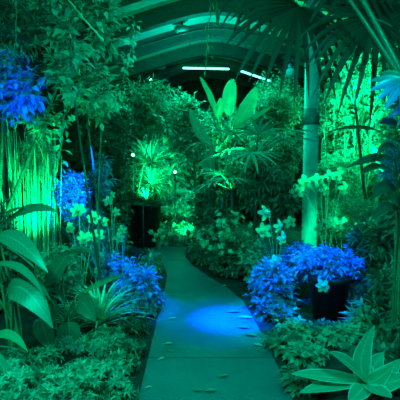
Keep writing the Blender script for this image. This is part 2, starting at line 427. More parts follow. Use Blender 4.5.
# ------------------------------------------------------------------ fixed things of the house
cb = at(308.5, 263, 7.0); cx = cb.x
col = thing('column', 'tall pale round column rising to the roof behind the blue shrub', 'column', (cx, 7.0, 0))
m = MB(); m.lathe(V((cx, 7, 0)), [(.17, 0), (.17, .05), (.122, .09), (.122, roofz(cx))], 32); m.build('shaft', 'column', col)
zb = at(308, 117, 7.0).z; m = MB(); m.lathe(V((cx, 7, 0)), [(.1205, zb - .13), (.1265, zb - .13), (.1265, zb + .13), (.1205, zb + .13)], 32); m.build('band', 'band', col)
def tube_light(a, b, label):
    t = thing('tube_light', label, 'ceiling light', ((a + b) / 2), 'tube lights under the roof')
    h = MB(); d = (b - a).normalized(); up = V((0, 0, 1))
    h.tube([a + up * .06 - d * .03, b + up * .06 + d * .03], .045, .045, 8); h.build('housing', 'steel', t)
    g2 = MB(); g2.tube([a, b], .024, .024, 10); g2.build('tube', 'tube', t)
    for f in (.15, .85):
        q = a.lerp(b, f); s = MB(); s.tube([q + up * .06, V((q.x, q.y, roofz(q.x)))], .008, .008, 5); s.build('hanger', 'steel', t)
tube_light(at(183, 68, 12.2), at(229, 69, 12.2), 'longer level tube light glowing under the roof, left of the second one')
tube_light(at(241, 71, 12.0), at(270, 81, 12.6), 'shorter tilted tube light glowing under the roof by the palm')
# pendant with a drooping shade below the slim arch
pt = at(160, 44, 13.4); pz = roofz(pt.x)
pd = thing('pendant_lamp', 'dark pendant lamp on a rod below the slim roof arch', 'lamp', (pt.x, 13.4, pz))
pb = at(163, 62, 13.4).z
m = MB(); m.tube([V((pt.x, 13.4, pz)), V((pt.x, 13.4, pb + .2))], .03, .03, 8); m.build('rod', 'steel', pd)
m = MB(); m.lathe(V((pt.x, 13.4, pb)), [(.30, -.02), (.31, 0), (.2, .12), (.08, .2), (.05, .26)], 24); m.build('shade', 'steel', pd)
m = MB(); m.lathe(V((pt.x, 13.4, pb)), [(.05, -.22), (.16, -.2), (.19, -.12), (.16, -.06), (.08, -.03)], 20); m.build('diffuser', 'steell', pd)
dp = at(182, 30, 10.3); dz = roofz(dp.x)
dm = thing('dome_lamp', 'round flat dome lamp fixed under the roof sheets', 'lamp', (dp.x, 10.3, dz))
m = MB(); m.lathe(dp, [(.17, -.01), (.18, .02), (.18, .06)], 24); m.build('ring', 'steel', dm)
m = MB(); m.lathe(dp, [(.02, -.09), (.09, -.08), (.14, -.05), (.165, -.012)], 24); m.build('diffuser', 'steell', dm)
m = MB(); m.lathe(dp, [(.03, .05), (.03, dz - dp.z)], 10); m.build('stem', 'steel', dm)
lp = at(290.5, 73, 6.4)
gl = thing('globe_lantern', 'small pale glass globe lantern hanging beside the column', 'lantern', lp)
MT['globe'] = plain('globe_glass', (.45, .75, .66), .12)
m = MB(); m.lathe(lp, [(.012, -.075), (.045, -.06), (.068, -.03), (.075, 0), (.068, .03), (.045, .06), (.03, .072)], 24); m.build('globe', 'globe', gl)
MT['cap'] = plain('lantern_cap', (.12, .30, .50), .3, .6)
m = MB(); m.lathe(lp, [(.045, .055), (.042, .09), (.02, .12), (.008, .14)], 16); m.build('cap', 'cap', gl)
m = MB(); m.tube([lp + V((0, 0, .13)), V((lp.x, lp.y, roofz(lp.x)))], .004, .004, 5); m.build('cord', 'steel', gl)
def spot_fixture(p, aim, label, mat='bulb', stake=True, group='small garden spotlights'):
    """a small spotlight on a stake: post, round housing, glowing lens"""
    t = thing('garden_spotlight', label, 'spotlight', (p.x, p.y, 0), group); d = (aim - p).normalized()
    s = MB(); s.tube([V((p.x, p.y, 0)), V((p.x, p.y, p.z - .03))], .012, .012, 6); s.build('post', 'fixture', t)
    h = MB(); h.lathe(p, [(.025, -.09), (.036, -.07), (.038, 0), (.042, .01), (.042, .02), (.036, .02)], 14, d); h.build('housing', 'fixture', t)
    l = MB(); l.lathe(p, [(.026, .021), (.028, .024), (.014, .03)], 14, d); l.build('lens', mat, t)
    return t
# planter box at the bend, pot under the blue shrub
def planter(name, label, c, r0, r1, h, n=28, cat='planter'):
    t = thing(name, label, cat, c); m = MB()
    m.lathe(V(c), [(r0, 0), (r1, h - .05), (r1 + .02, h - .05), (r1 + .022, h), (r1 - .015, h), (r1 - .03, h - .06), (.02, h - .06)], n); m.build('shell', 'pot', t)
    s = MB(); s.lathe(V(c), [(r1 - .02, h - .07), (r1 - .03, h - .055), (.01, h - .045)], n); s.build('soil', 'soil', t); return t
def leaf_on(p, L, W, az, mat, label):
    m = MB(); d = V((math.cos(az), math.sin(az), 0))
    m.ribbon([p, p + d * (L * .5) + V((0, 0, .012)), p + d * L + V((0, 0, .004))], W, oval, V((0, 0, 1)), .15, 6)
    s = d * L * .25; m.tube([p + V((0, 0, .001)), p - s + V((0, 0, .004))], .0018, .001, 4)
    tag(m.build('fallen_leaf', mat, org=p), label, 'fallen leaf', 'fallen leaves on the path')
for (px, py, L, az, mat, lb) in (
    (168, 319, .09, .2, 'pale', 'bright fallen leaf on the path edge below the left blue shrub'),
    (164, 344, .075, .1, 'pale', 'pale fallen leaf on the left of the path, just above the slab joint'),
    (158, 360, .06, .6, 'pale', 'tiny pale fallen leaf on the left path edge beside the slab joint'),
    (174, 352, .07, 2.6, 'dark', 'dark fallen leaf on the path a little right of the pale one'),
    (145, 388, .05, .3, 'pale', 'fallen leaf at the left path edge nearest the camera'),
    (193, 391, .07, .1, 'dark', 'dark fallen leaf on the near slab, left of centre'),
    (204, 391, .09, 0, 'dark', 'broad dark fallen leaf on the near slab, in its middle'),
    (218, 377, .08, .3, 'dark', 'curled dark fallen leaf just below the slab joint'),
    (226, 312, .16, .05, 'dark', 'long dark fallen leaf at the top right of the blue light patch'),
    (237, 317, .16, -.2, 'leaf', 'fallen leaf lying beside the right blue shrub, nearer the path edge'),
    (250, 328, .13, 3.0, 'dark', 'dark fallen leaf at the right edge of the blue light patch'),
    (257, 336, .11, 2.9, 'dark', 'fallen leaf under the right blue shrub, lower edge of its shade'),
    (263, 346, .09, 2.8, 'pale', 'pale fallen leaf on the right path edge below the blue shrub'),
    (222, 286, .07, .2, 'pale', 'small fallen leaf on the far path by the round bed')):
    leaf_on(gnd(px, py, .028), L, L * .42, az, mat, lb)
# ------------------------------------------------------------------ near left: broad leaves and ground cover
FC = (0, -.75, .65); FU = (0, -.35, 1); FL = (-.5, -.8, .4); FR = (.5, -.8, .4)
b0 = at(22, 372, 3.3); b0.z = 0
broad_plant('canna', 'tall broad-leaved plant with long arching leaves at the left edge', 'plant', b0, [
    (8, 292, 22, 272, 53, 328, 3.2, 2.95, 30, lance, FC, 'broad'),
    (-16, 268, 22, 252, 44, 297, 3.25, 3.0, 11, lance, FU, 'broad'),
    (-2, 236, 18, 232, 48, 273, 3.35, 3.1, 20, lance, FC, 'broad'),
    (10, 250, 8, 232, 34, 268, 3.3, 3.15, 14, lance, FR, 'broad'),
    (2, 229, 26, 200, 58, 212, 3.4, 3.1, 19, lance, (0, -.6, .8), 'broadd'),
    (-14, 214, 8, 200, 36, 183, 3.5, 3.3, 12, lance, (0, -.3, 1), 'broadd'),
    (-20, 232, 0, 212, 30, 206, 3.5, 3.3, 18, lance, FU, 'broadd'),
    (-14, 342, 8, 322, 28, 352, 3.0, 2.85, 13, lance, FU, 'paddle'),
    (-30, 350, -8, 350, 14, 378, 2.95, 2.8, 16, lance, FU, 'broad'),
    (14, 262, 30, 258, 32, 300, 3.45, 3.3, 16, lance, FL, 'broadd'),
    (20, 285, 34, 270, 50, 300, 3.5, 3.3, 10, lance, FU, 'broadd')], 'broad', .011, spread=.09)
b0 = at(64, 352, 3.75); b0.z = 0
broad_plant('elephant_ear', 'dark elephant ear with hanging heart leaves beside the spider plant', 'plant', b0, [
    (69, 322, 70, 338, 67, 361, 3.62, 3.55, 25, heart, (0, -1, .15), 'broadd'),
    (78, 301, 84, 300, 96, 322, 3.65, 3.5, 21, heart, (-.2, -.9, .5), 'broadd'),
    (47, 283, 56, 272, 69, 251, 3.6, 3.55, 21, oval, (-.4, -.9, .3), 'broadd'),
    (66, 258, 78, 246, 95, 253, 3.7, 3.5, 12, lance, (0, -.6, .8), 'broadd'),
    (84, 291, 104, 282, 126, 274, 3.65, 3.4, 12, lance, (0, -.5, .85), 'broadd'),
    (40, 318, 44, 330, 52, 352, 3.6, 3.5, 20, heart, (.3, -.9, .2), 'broadd'),
    (50, 300, 52, 312, 46, 334, 3.7, 3.6, 16, heart, (0, -.9, .3), 'broadd')], 'broadd', .008)
b0 = gnd(98, 330); strap_plant('spider_plant', 'pale arching spider plant in front of the left blue shrub', 'plant', (b0.x, 4.15, 0), 90, .60, .032, 'pale', (25, 88), .55, 8)
b0 = gnd(74, 330); strap_plant('spider_plant', 'smaller spider plant half hidden behind the elephant ear leaves', 'plant', (b0.x, 4.05, 0), 34, .50, .022, 'strap', (35, 88), .5, 7)
GC = 'pale ground cover shrubs at the front left'
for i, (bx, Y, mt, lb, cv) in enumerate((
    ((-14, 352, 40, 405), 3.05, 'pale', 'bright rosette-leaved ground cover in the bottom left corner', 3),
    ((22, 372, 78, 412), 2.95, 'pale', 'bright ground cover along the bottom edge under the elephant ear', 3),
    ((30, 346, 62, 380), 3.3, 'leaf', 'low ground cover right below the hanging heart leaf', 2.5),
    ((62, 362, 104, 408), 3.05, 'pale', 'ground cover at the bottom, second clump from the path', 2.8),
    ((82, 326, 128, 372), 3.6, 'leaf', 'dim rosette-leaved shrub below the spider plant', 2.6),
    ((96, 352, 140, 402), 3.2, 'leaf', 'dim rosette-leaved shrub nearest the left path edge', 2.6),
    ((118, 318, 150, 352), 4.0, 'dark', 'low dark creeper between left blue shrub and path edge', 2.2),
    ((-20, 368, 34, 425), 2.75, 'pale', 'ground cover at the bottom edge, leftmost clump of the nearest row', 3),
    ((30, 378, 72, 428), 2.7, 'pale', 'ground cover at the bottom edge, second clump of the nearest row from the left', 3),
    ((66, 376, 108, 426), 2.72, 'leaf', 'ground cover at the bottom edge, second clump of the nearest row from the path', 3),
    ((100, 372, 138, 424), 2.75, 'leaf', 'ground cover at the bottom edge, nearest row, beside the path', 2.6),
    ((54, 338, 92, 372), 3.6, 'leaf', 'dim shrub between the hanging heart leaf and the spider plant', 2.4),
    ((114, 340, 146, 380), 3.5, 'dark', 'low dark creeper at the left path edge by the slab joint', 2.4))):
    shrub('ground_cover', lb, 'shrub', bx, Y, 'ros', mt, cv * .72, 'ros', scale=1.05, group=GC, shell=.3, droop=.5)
# ------------------------------------------------------------------ left: blue shrub, flowers, reeds
shrub('blue_shrub', 'blue-lit shrub spilling on the left edge of the path', 'shrub', (112, 262, 166, 334), 4.6, 'mid', 'silver', 3.2, 'alt', scale=.75)
shrub('blue_shrub', 'blue-lit smaller shrub behind the spider plant', 'shrub', (96, 250, 138, 292), 5.0, 'mid', 'silver', 2.2, 'alt', scale=.8)
b0 = gnd(118, 310); strap_plant('blue_grass', 'blue-lit spiky grass rising above the left blue shrub', 'grass', (b0.x, 4.95, 0), 22, 1.0, .016, 'silver', (60, 88), .28, 7, prof=grassp)
b0 = gnd(98, 296); strap_plant('blue_grass', 'blue-lit grass clump among the tall left flowers', 'grass', (b0.x, 5.3, 0), 22, 1.15, .014, 'silver', (60, 88), .2, 7, prof=grassp)
b0 = gnd(86, 292)
flower_plant('daffodils', 'tall pale nodding flowers in front of the left reeds', (b0.x, 5.1, 0), [(78, 210, 0), (94, 217, .1), (84, 238, -.1), (97, 236, .15), (70, 228, .2)], 5.1, .085)
flower_plant('daffodils', 'blue-tinted tall flowers right of the pale nodding ones', (at(112, 300, 5.2).x, 5.3, 0), [(112, 195, .2), (116, 212, .1), (108, 201, .3), (122, 230, .1), (119, 238, 0), (105, 222, 0)], 5.3, .065, petals=5, mat='silver')
flower_plant('daffodils', 'two small pale flowers at the path side of the blue grass', (at(148, 300, 5.3).x, 5.5, 0), [(151, 255, .1), (154, 270, -.1)], 5.4, .035, blades=5, bl=.3)
flower_plant('daffodils', 'small white flowers half hidden above the spider plant', (at(96, 300, 4.6).x, 4.65, 0), [(97, 270, 0), (101, 255, .1)], 4.6, .035, blades=4, bl=.3)
b0 = at(30, 262, 5.6)
reeds('papyrus', 'bright green upright reeds lit from below at the left', (b0.x, 5.6, 0), 70, (-6, 128, 58, 200), 5.7, .010, 'cane', .3, 1)
reeds('papyrus', 'thicker bright canes standing behind the reeds near the blue shrub', (at(44, 262, 6).x, 6.1, 0), 26, (28, 130, 56, 190), 6.2, .016, 'cane', .2, 0)
shrub('palm_shrub', 'bright fan-leaved shrub between the reeds, top of their glow', 'shrub', (18, 132, 56, 182), 5.9, 'palm', 'pale', 1.6, 'palm', stem='cane')
shrub('blue_bush', 'blue-lit bush between the reeds and the dark gap', 'shrub', (54, 168, 92, 222), 6.0, 'oval', 'silver', 2.6, 'alt')
shrub('blue_bush', 'blue-lit bush low behind the pale nodding flowers', 'shrub', (70, 205, 112, 262), 5.9, 'oval', 'silver', 2.2, 'alt')
shrub('blue_bush', 'dim blue bush in front of the dark gap', 'shrub', (88, 150, 112, 205), 6.6, 'lance', 'silver', 1.6, 'alt')
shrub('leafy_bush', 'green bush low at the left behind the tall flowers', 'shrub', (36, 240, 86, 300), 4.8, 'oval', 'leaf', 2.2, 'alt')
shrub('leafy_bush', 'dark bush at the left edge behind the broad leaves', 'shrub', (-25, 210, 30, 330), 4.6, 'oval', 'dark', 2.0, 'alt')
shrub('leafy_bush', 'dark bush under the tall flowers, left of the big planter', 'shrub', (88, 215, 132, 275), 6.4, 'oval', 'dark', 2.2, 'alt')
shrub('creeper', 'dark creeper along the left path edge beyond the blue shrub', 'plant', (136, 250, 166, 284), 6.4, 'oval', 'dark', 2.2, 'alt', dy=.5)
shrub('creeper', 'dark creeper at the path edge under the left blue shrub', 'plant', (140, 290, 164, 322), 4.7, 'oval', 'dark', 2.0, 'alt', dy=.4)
# ------------------------------------------------------------------ upper left: trees and climbers
TR = 'trees overhanging at the upper left'
def tree(lb, bx, Y, leaf, mt, cv, bpx, **k):
    p = at(bpx, 250, Y); return shrub('tree', lb, 'tree', bx, Y, leaf, mt, cv, k.pop('arr', 'alt'), trunk=k.pop('trunk', .028), base=(p.x, Y, 0), prim=k.pop('prim', 14), group=TR, shell=.6, **k)
tree('blue-lit tree crown at the upper left edge', (-30, 44, 46, 130), 4.5, 'mid', 'silver', 1.5, 2, scale=1.1, trunk=.013)
tree('dark tree crown in the top left corner', (-30, -20, 44, 62), 5.0, 'lance', 'dark', 1.4, -12)
tree('green tree crown at upper left, its leaves hanging in the middle', (30, 14, 96, 104), 4.6, 'oval', 'leaf', 1.0, 104, scale=1.75, dy=.6, trunk=.016)
tree('green tree crown beside the roof, right of the leafy upper-left crown', (82, -14, 130, 66), 5.6, 'oval', 'leaf', 1.0, 96, scale=1.8, trunk=.018)
tree('leafy crown under the slim pole, above the dark gap', (56, 56, 126, 128), 5.2, 'oval', 'leaf', 1.0, 100, scale=1.75, dy=.6, trunk=.016)
tree('high crown along the top edge over the slim pole', (36, -34, 114, 34), 5.4, 'oval', 'leaf', 1.0, -30, scale=1.7)
tree('dim crown low at the left, above the reeds', (10, 88, 70, 140), 5.0, 'mid', 'leaf', 1.0, 66, scale=1.1, trunk=.013)
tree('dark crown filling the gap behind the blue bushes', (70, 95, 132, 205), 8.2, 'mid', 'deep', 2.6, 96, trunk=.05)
tree('dim green crown above the big planter', (94, 80, 140, 165), 7.8, 'mid', 'leaf', 1.3, 98, trunk=.035)
tree('fine-leaved crown below the pendant lamp', (112, 74, 186, 142), 8.4, 'lance', 'leaf', 1.5, 130, trunk=.015)
tree('crown left of the paddle-leaved plant, under the roof lights', (160, 84, 214, 172), 8.8, 'mid', 'leaf', 1.4, 196, trunk=.035, scale=1.3)
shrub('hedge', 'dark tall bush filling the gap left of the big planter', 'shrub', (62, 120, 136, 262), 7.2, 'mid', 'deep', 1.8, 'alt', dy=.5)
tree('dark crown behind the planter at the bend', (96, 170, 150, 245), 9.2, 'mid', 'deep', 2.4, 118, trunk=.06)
VN = 'climbers hanging among the upper-left trees'
def vine(name, lb, pts, leaf, mt, n, group=None, r=.006, cat='vine', cane='stem'):
    """a climber along px points (px, py, Y); its first point is its root"""
    P = [at(*p) for p in pts]; root = P[0]; t = thing(name, lb, cat, root, group); st = MB(); fo = MB(); LL, LW = LEAF[leaf]
    path = []
    for i in range(len(P) - 1):
        for j in range(6): path.append(P[i].lerp(P[i + 1], j / 6) + V((U(-.012, .012), U(-.012, .012), 0)))
    path.append(P[-1]); st.tube(path, r, r * .6, 5)
    for k in range(n):
        i = R.randrange(len(path) - 1); p = path[i].lerp(path[i + 1], R.random()); d = (rv() + V((0, -.3, -.4))).normalized()
        q = p + d * LL * .5; st.tube([p, q], .0018, .0012, 3, False); fo.leaf(q, (d + V((0, 0, -.35))).normalized(), (V((0, -.6, .8)) + rv() * .4).normalized(), LL * U(.7, 1.2), LW * U(.8, 1.2))
    st.build('vine_stem', cane, t); fo.build('foliage', mt, t); return t
vine('cane_pole', 'slim pale pole leaning across the leaves at the top left', [(103, 41, 4.4), (86, 21, 4.4), (68, 0, 4.4), (42, -30, 4.4)], 'oval', 'leaf', 6, None, .011, 'pole', 'cane')
vine('vine', 'pale vine looping down from the upper left leaves to the bright one', [(58, 172, 5.0), (62, 130, 5.0), (66, 95, 5.0), (60, 40, 5.0)], 'mid', 'pale', 22, VN)
vine('vine', 'thin stem climbing at the left near the top corner', [(14, 60, 4.6), (16, 30, 4.6), (17, -8, 4.6)], 'oval', 'dark', 10, VN)
vine('vine', 'vine with bright leaves against the dark gap', [(52, 190, 5.3), (60, 150, 5.3), (64, 120, 5.3), (72, 100, 5.3)], 'mid', 'pale', 12, VN)
vine('vine', 'vine crossing beneath the roof toward the spiky bright plant', [(182, 137, 7.6), (170, 128, 7.6), (158, 118, 7.6), (140, 96, 7.6), (120, 70, 7.6)], 'mid', 'leaf', 30, VN)
vine('liana', 'thin liana hanging from the roof near the centre', [(206, 70, 7.6), (207, 40, 7.6), (212, -6, 7.6), (216, -30, 7.6)], 'lance', 'leaf', 26, VN, .010)
vine('liana', 'broad strip of hanging stem at the top centre', [(218, 24, 7.2), (217, 8, 7.2), (217, -30, 7.2)], 'lance', 'leaf', 5, VN, .03)
vine('vine', 'leafy vine along the left end of the roof arch', [(112, 112, 6.0), (122, 84, 6.0), (130, 52, 6.0), (134, 20, 6.0)], 'mid', 'leaf', 70, VN)
# ------------------------------------------------------------------ centre: planter, bed at the bend, bright spiky plants
pl = at(144, 248, 8.0); planter('planter', 'big black round planter left of the bend in the path', (pl.x, 8.3, 0), .24, .30, .86)
strap_plant('spiky_plant', 'arching dark strap plant growing from the big black planter', 'plant', (pl.x, 8.3, .8), 34, .55, .03, 'dark', (20, 80), .5)
SP = 'bright spiky plants in the middle'
p = at(150, 165, 9.4); strap_plant('spiky_dracaena', 'bright spiky plant in the middle, the highest of its group', 'plant', (p.x, 9.4, 0), 170, .66, .034, 'pale', (-25, 85), .25, 6, SP, trunk=p.z)
p = at(152, 186, 9.0); strap_plant('spiky_dracaena', 'bright spiky plant under the highest one, over the planter', 'plant', (p.x, 9.0, 0), 130, .58, .034, 'pale', (-10, 80), .3, 6, SP, trunk=p.z)
p = at(168, 178, 9.6); strap_plant('spiky_dracaena', 'bright spiky plant right of the pair over the planter', 'plant', (p.x, 9.6, 0), 110, .52, .032, 'pale', (-10, 80), .3, 6, SP, trunk=p.z)
shrub('bright_shrub', 'bright shrub behind the big planter', 'shrub', (146, 184, 200, 216), 9.6, 'palm', 'pale', 2.2, 'palm', scale=1.2)
shrub('bright_shrub', 'bright flowering shrub in the bed beyond the bend', 'shrub', (160, 200, 202, 232), 9.0, 'mid', 'pale', 2.2, 'alt')
for bx, Y, lb in (((150, 222, 180, 250), 8.4, 'low dim bedding plant right beside the big planter'), ((172, 222, 200, 249), 8.5, 'low dim bedding plant at the far end of the path')):
    shrub('bedding_plant', lb, 'plant', bx, Y, 'oval', 'leaf', 2.2, 'ros', scale=1.5)
flower_plant('bedding_flowers', 'small pale flowers dotted before the big planter', (at(160, 245, 8.2).x, 8.0, 0), [(151, 232, 0), (156, 235, .05), (160, 231, 0), (163, 237, .1), (154, 240, 0), (170, 234, .1)], 8.0, .05, blades=10, bl=.3)
shrub('backdrop_tree', 'dim tree far behind the bright spiky plants', 'tree', (120, 130, 200, 215), 11.5, 'big', 'leaf', 2.2, 'alt', trunk=.05, prim=12)
shrub('backdrop_tree', 'dark tree far behind the paddle-leaved plant', 'tree', (190, 98, 262, 225), 11.8, 'big', 'leaf', 2.2, 'alt', trunk=.05, prim=12)
shrub('backdrop_tree', 'tree at the back of the house under the tilted tube light', 'tree', (244, 66, 310, 190), 11.0, 'mid', 'pale', 2.0, 'alt', trunk=.05, prim=12)
q = at(133, 155, 8.6); spot_fixture(q, V((0, 0, 1.6)), 'small lit spotlight on a tall stake, left of the bright spiky plants')
q = at(175, 172, 8.6); spot_fixture(q, V((0, 0, 1.6)), 'small lit spotlight on a tall stake, right of the bright spiky plants')
q = at(151, 80, 9.0); spot_fixture(q, V((-.3, 0, 2.2)), 'small lit spotlight on the tallest stake, below the pendant lamp')
# bird of paradise: bright paddles
b0 = at(230, 262, 7.5); b0.z = 0
broad_plant('bird_of_paradise', 'tall plant with bright upright paddle leaves in the centre', 'plant', b0, [
    (230, 116, 227, 98, 233, 79, 7.6, 7.5, 14, paddle, (0, -1, .1), 'paddle'),
    (219, 122, 213, 100, 200, 77, 7.5, 7.3, 9, paddle, (.6, -.7, .3), 'paddle'),
    (234, 124, 247, 116, 256, 88, 7.4, 7.2, 17, paddle, (-.3, -.9, .4), 'paddle'),
    (220, 118, 218, 110, 221, 98, 7.4, 7.3, 9, paddle, (.5, -.9, 0), 'paddle'),
    (228, 136, 246, 122, 270, 108, 7.3, 7.0, 9, paddle, (-.2, -.7, .7), 'paddle'),
    (212, 150, 198, 134, 190, 110, 7.6, 7.6, 10, paddle, (.2, -.9, .3), 'broad'),
    (226, 200, 214, 178, 204, 172, 7.1, 6.9, 11, paddle, (.1, -.8, .6), 'broad'),
    (216, 186, 208, 166, 212, 150, 7.3, 7.2, 17, paddle, (-.2, -.9, .3), 'broad'),
    (228, 196, 240, 176, 250, 170, 7.1, 6.9, 10, paddle, (-.2, -.8, .6), 'broadd')], 'paddle', .02, spread=.08, stemmat='cane')
p = at(206, 152, 7.0); small_fan_palm('fan_palm', 'small pale fan palm left of the paddle-leaved stem', (at(216, 250, 7.0).x, 7.0, 0), p.z, 4, .55, mat='leaf')
p = at(256, 150, 6.6); small_fan_palm('fan_palm', 'dim fan palm right of the bright paddle leaves', (p.x, 6.6, 0), p.z - .12, 8, .6, mat='leaf')
p = at(232, 168, 6.7); small_fan_palm('fan_palm', 'low fan palm at the foot of the paddle-leaved plant', (p.x, 6.6, 0), p.z - .35, 6, .5, mat='leaf')
CB = 'shrubs between the paddle plant and the column'
for bx, Y, lf, mt, arr, lb in (
    ((246, 88, 302, 140), 9.0, 'oval', 'leaf', 'alt', 'leafy mass below the globe lantern'),
    ((252, 130, 304, 186), 7.8, 'mid', 'leaf', 'alt', 'dim shrub just left of the column'),
    ((236, 160, 292, 215), 6.6, 'palm', 'dark', 'palm', 'dark finger-leaved shrub left of the white flowers'),
    ((204, 172, 246, 226), 6.9, 'palm', 'dark', 'palm', 'dark finger-leaved shrub under the paddle-leaved plant'),
    ((262, 176, 304, 222), 6.4, 'mid', 'dark', 'alt', 'dark shrub directly behind the white flowers'),
    ((188, 180, 222, 240), 7.9, 'mid', 'dark', 'alt', 'dark shrub on the inside of the bend')):
    shrub('understorey_shrub', lb, 'shrub', bx, Y, lf, mt, 2.3, arr, group=CB)
# round bed on the right of the bend
for bx, Y, mt, cv, lb in (((186, 222, 232, 275), 7.0, 'dark', 2.6, 'dark clipped shrub at the right of the bend, farthest of the bed'),
                      ((206, 232, 256, 288), 6.2, 'dark', 2.6, 'dark clipped shrub in front of the strap plant'),
                      ((238, 236, 274, 292), 5.7, 'leaf', 1.8, 'dim shrub left of the right blue shrub')):
    shrub('edging_shrub', lb, 'shrub', bx, Y, 'oval', mt, cv, 'alt', dy=.45, group='shrubs edging the round bed')
p = gnd(236, 262); strap_plant('strap_plant', 'arching strap-leaved plant in the round bed', 'plant', (p.x, 6.3, .0), 26, .95, .05, 'leaf', (30, 75), .4, 9, trunk=.12)
shrub('bed_flowers', 'tiny pale blossoms sprinkled over the round bed', 'flowers', (190, 208, 256, 262), 6.1, 'oval', 'petal', .30, 'ros', scale=.75)
# ------------------------------------------------------------------ right: white flowers, pot, blue shrubs
flower_plant('columbine', 'tall white flowers at the left edge of the right blue shrub', (at(278, 300, 5.0).x, 5.1, 0), [(265, 213, 0), (279, 226, .1), (264, 231, .1), (282, 238, -.1), (276, 262, -.2), (290, 222, .4)], 5.0, .095, petals=5)
flower_plant('columbine', 'tall white flowers right in front of the column', (at(326, 270, 6.2).x, 6.2, 0), [(305, 182, .1), (318, 180, 0), (330, 176, 0), (341, 174, .1), (297, 191, 0), (345, 188, 0), (325, 190, .1)], 6.2, .11, petals=5)
flower_plant('columbine', 'pale flowers behind the right blue shrub, right of the column', (at(344, 290, 5.6).x, 5.6, 0), [(338, 224, 0), (358, 229, 0), (320, 230, .1), (330, 222, .2), (372, 224, 0)], 5.6, .095, petals=5)
pp = at(329, 300, 4.4); pot = planter('flower_pot', 'black round pot holding the right blue shrub', (pp.x, 4.4, 0), .16, .205, .46, cat='pot')
shrub('blue_shrub', 'blue-lit shrub spilling over the black pot', 'shrub', (290, 244, 364, 284), 4.5, 'mid', 'silver', 3.2, 'alt', base=(pp.x, 4.4, .42), scale=.75, dy=.36, prim=12)
shrub('blue_shrub', 'blue-lit shrub left of the black pot at the path edge', 'shrub', (246, 256, 300, 326), 4.7, 'mid', 'silver', 3.4, 'alt', scale=.8)
shrub('blue_shrub', 'low blue-lit shrub behind the pot and white flowers', 'shrub', (276, 240, 320, 282), 5.2, 'mid', 'silver', 2.6, 'alt', scale=.8)
shrub('blue_shrub', 'small blue-lit sprigs right beside the black pot', 'shrub', (334, 272, 372, 298), 4.45, 'mid', 'silver', 1.5, 'alt', scale=.7)
p = gnd(272, 306); strap_plant('blue_grass', 'blue-lit thin grass in the right blue shrub by the white flowers', 'grass', (at(284, 300, 4.9).x, 4.95, 0), 24, .95, .012, 'silver', (50, 86), .25, 7, prof=grassp)
tpot = thing('pale_flower', 'single pale flower hanging over the rim of the black pot', 'flower', (pp.x, 4.4, .43))
s = MB(); q = at(323, 286, 4.12); s.tube(curve(V((pp.x, 4.4, .43)), V((pp.x, 4.25, .62)), q, 8), .004, .003, 5); s.build('flower_stalk', 'cane', tpot); flower(tpot, q, V((-.1, -1, .3)), .075, 6)
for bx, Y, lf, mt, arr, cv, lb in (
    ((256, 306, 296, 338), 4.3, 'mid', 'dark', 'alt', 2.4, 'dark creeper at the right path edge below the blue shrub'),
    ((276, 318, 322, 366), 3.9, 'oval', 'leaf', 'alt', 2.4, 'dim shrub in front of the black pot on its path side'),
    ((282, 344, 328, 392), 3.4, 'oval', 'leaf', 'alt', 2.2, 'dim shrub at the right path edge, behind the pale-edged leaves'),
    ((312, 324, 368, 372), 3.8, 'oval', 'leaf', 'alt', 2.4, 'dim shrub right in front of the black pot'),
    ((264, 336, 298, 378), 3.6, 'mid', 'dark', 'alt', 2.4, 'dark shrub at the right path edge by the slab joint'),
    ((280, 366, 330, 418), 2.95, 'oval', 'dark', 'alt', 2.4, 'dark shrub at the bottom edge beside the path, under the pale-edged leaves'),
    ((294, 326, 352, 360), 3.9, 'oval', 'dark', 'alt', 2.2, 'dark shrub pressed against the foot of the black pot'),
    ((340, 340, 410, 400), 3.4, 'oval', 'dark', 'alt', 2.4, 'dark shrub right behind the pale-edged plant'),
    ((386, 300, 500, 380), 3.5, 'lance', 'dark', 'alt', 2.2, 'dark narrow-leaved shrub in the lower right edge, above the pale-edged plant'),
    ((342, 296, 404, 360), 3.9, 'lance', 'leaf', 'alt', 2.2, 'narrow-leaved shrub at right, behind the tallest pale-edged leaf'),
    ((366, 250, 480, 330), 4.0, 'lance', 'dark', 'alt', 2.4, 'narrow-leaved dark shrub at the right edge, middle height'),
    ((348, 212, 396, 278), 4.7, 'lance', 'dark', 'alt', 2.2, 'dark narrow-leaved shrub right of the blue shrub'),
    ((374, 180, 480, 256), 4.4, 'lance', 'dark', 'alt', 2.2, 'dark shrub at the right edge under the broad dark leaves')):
    shrub('border_shrub', lb, 'shrub', bx, Y, lf, mt, cv, arr, group='shrubs of the right border')
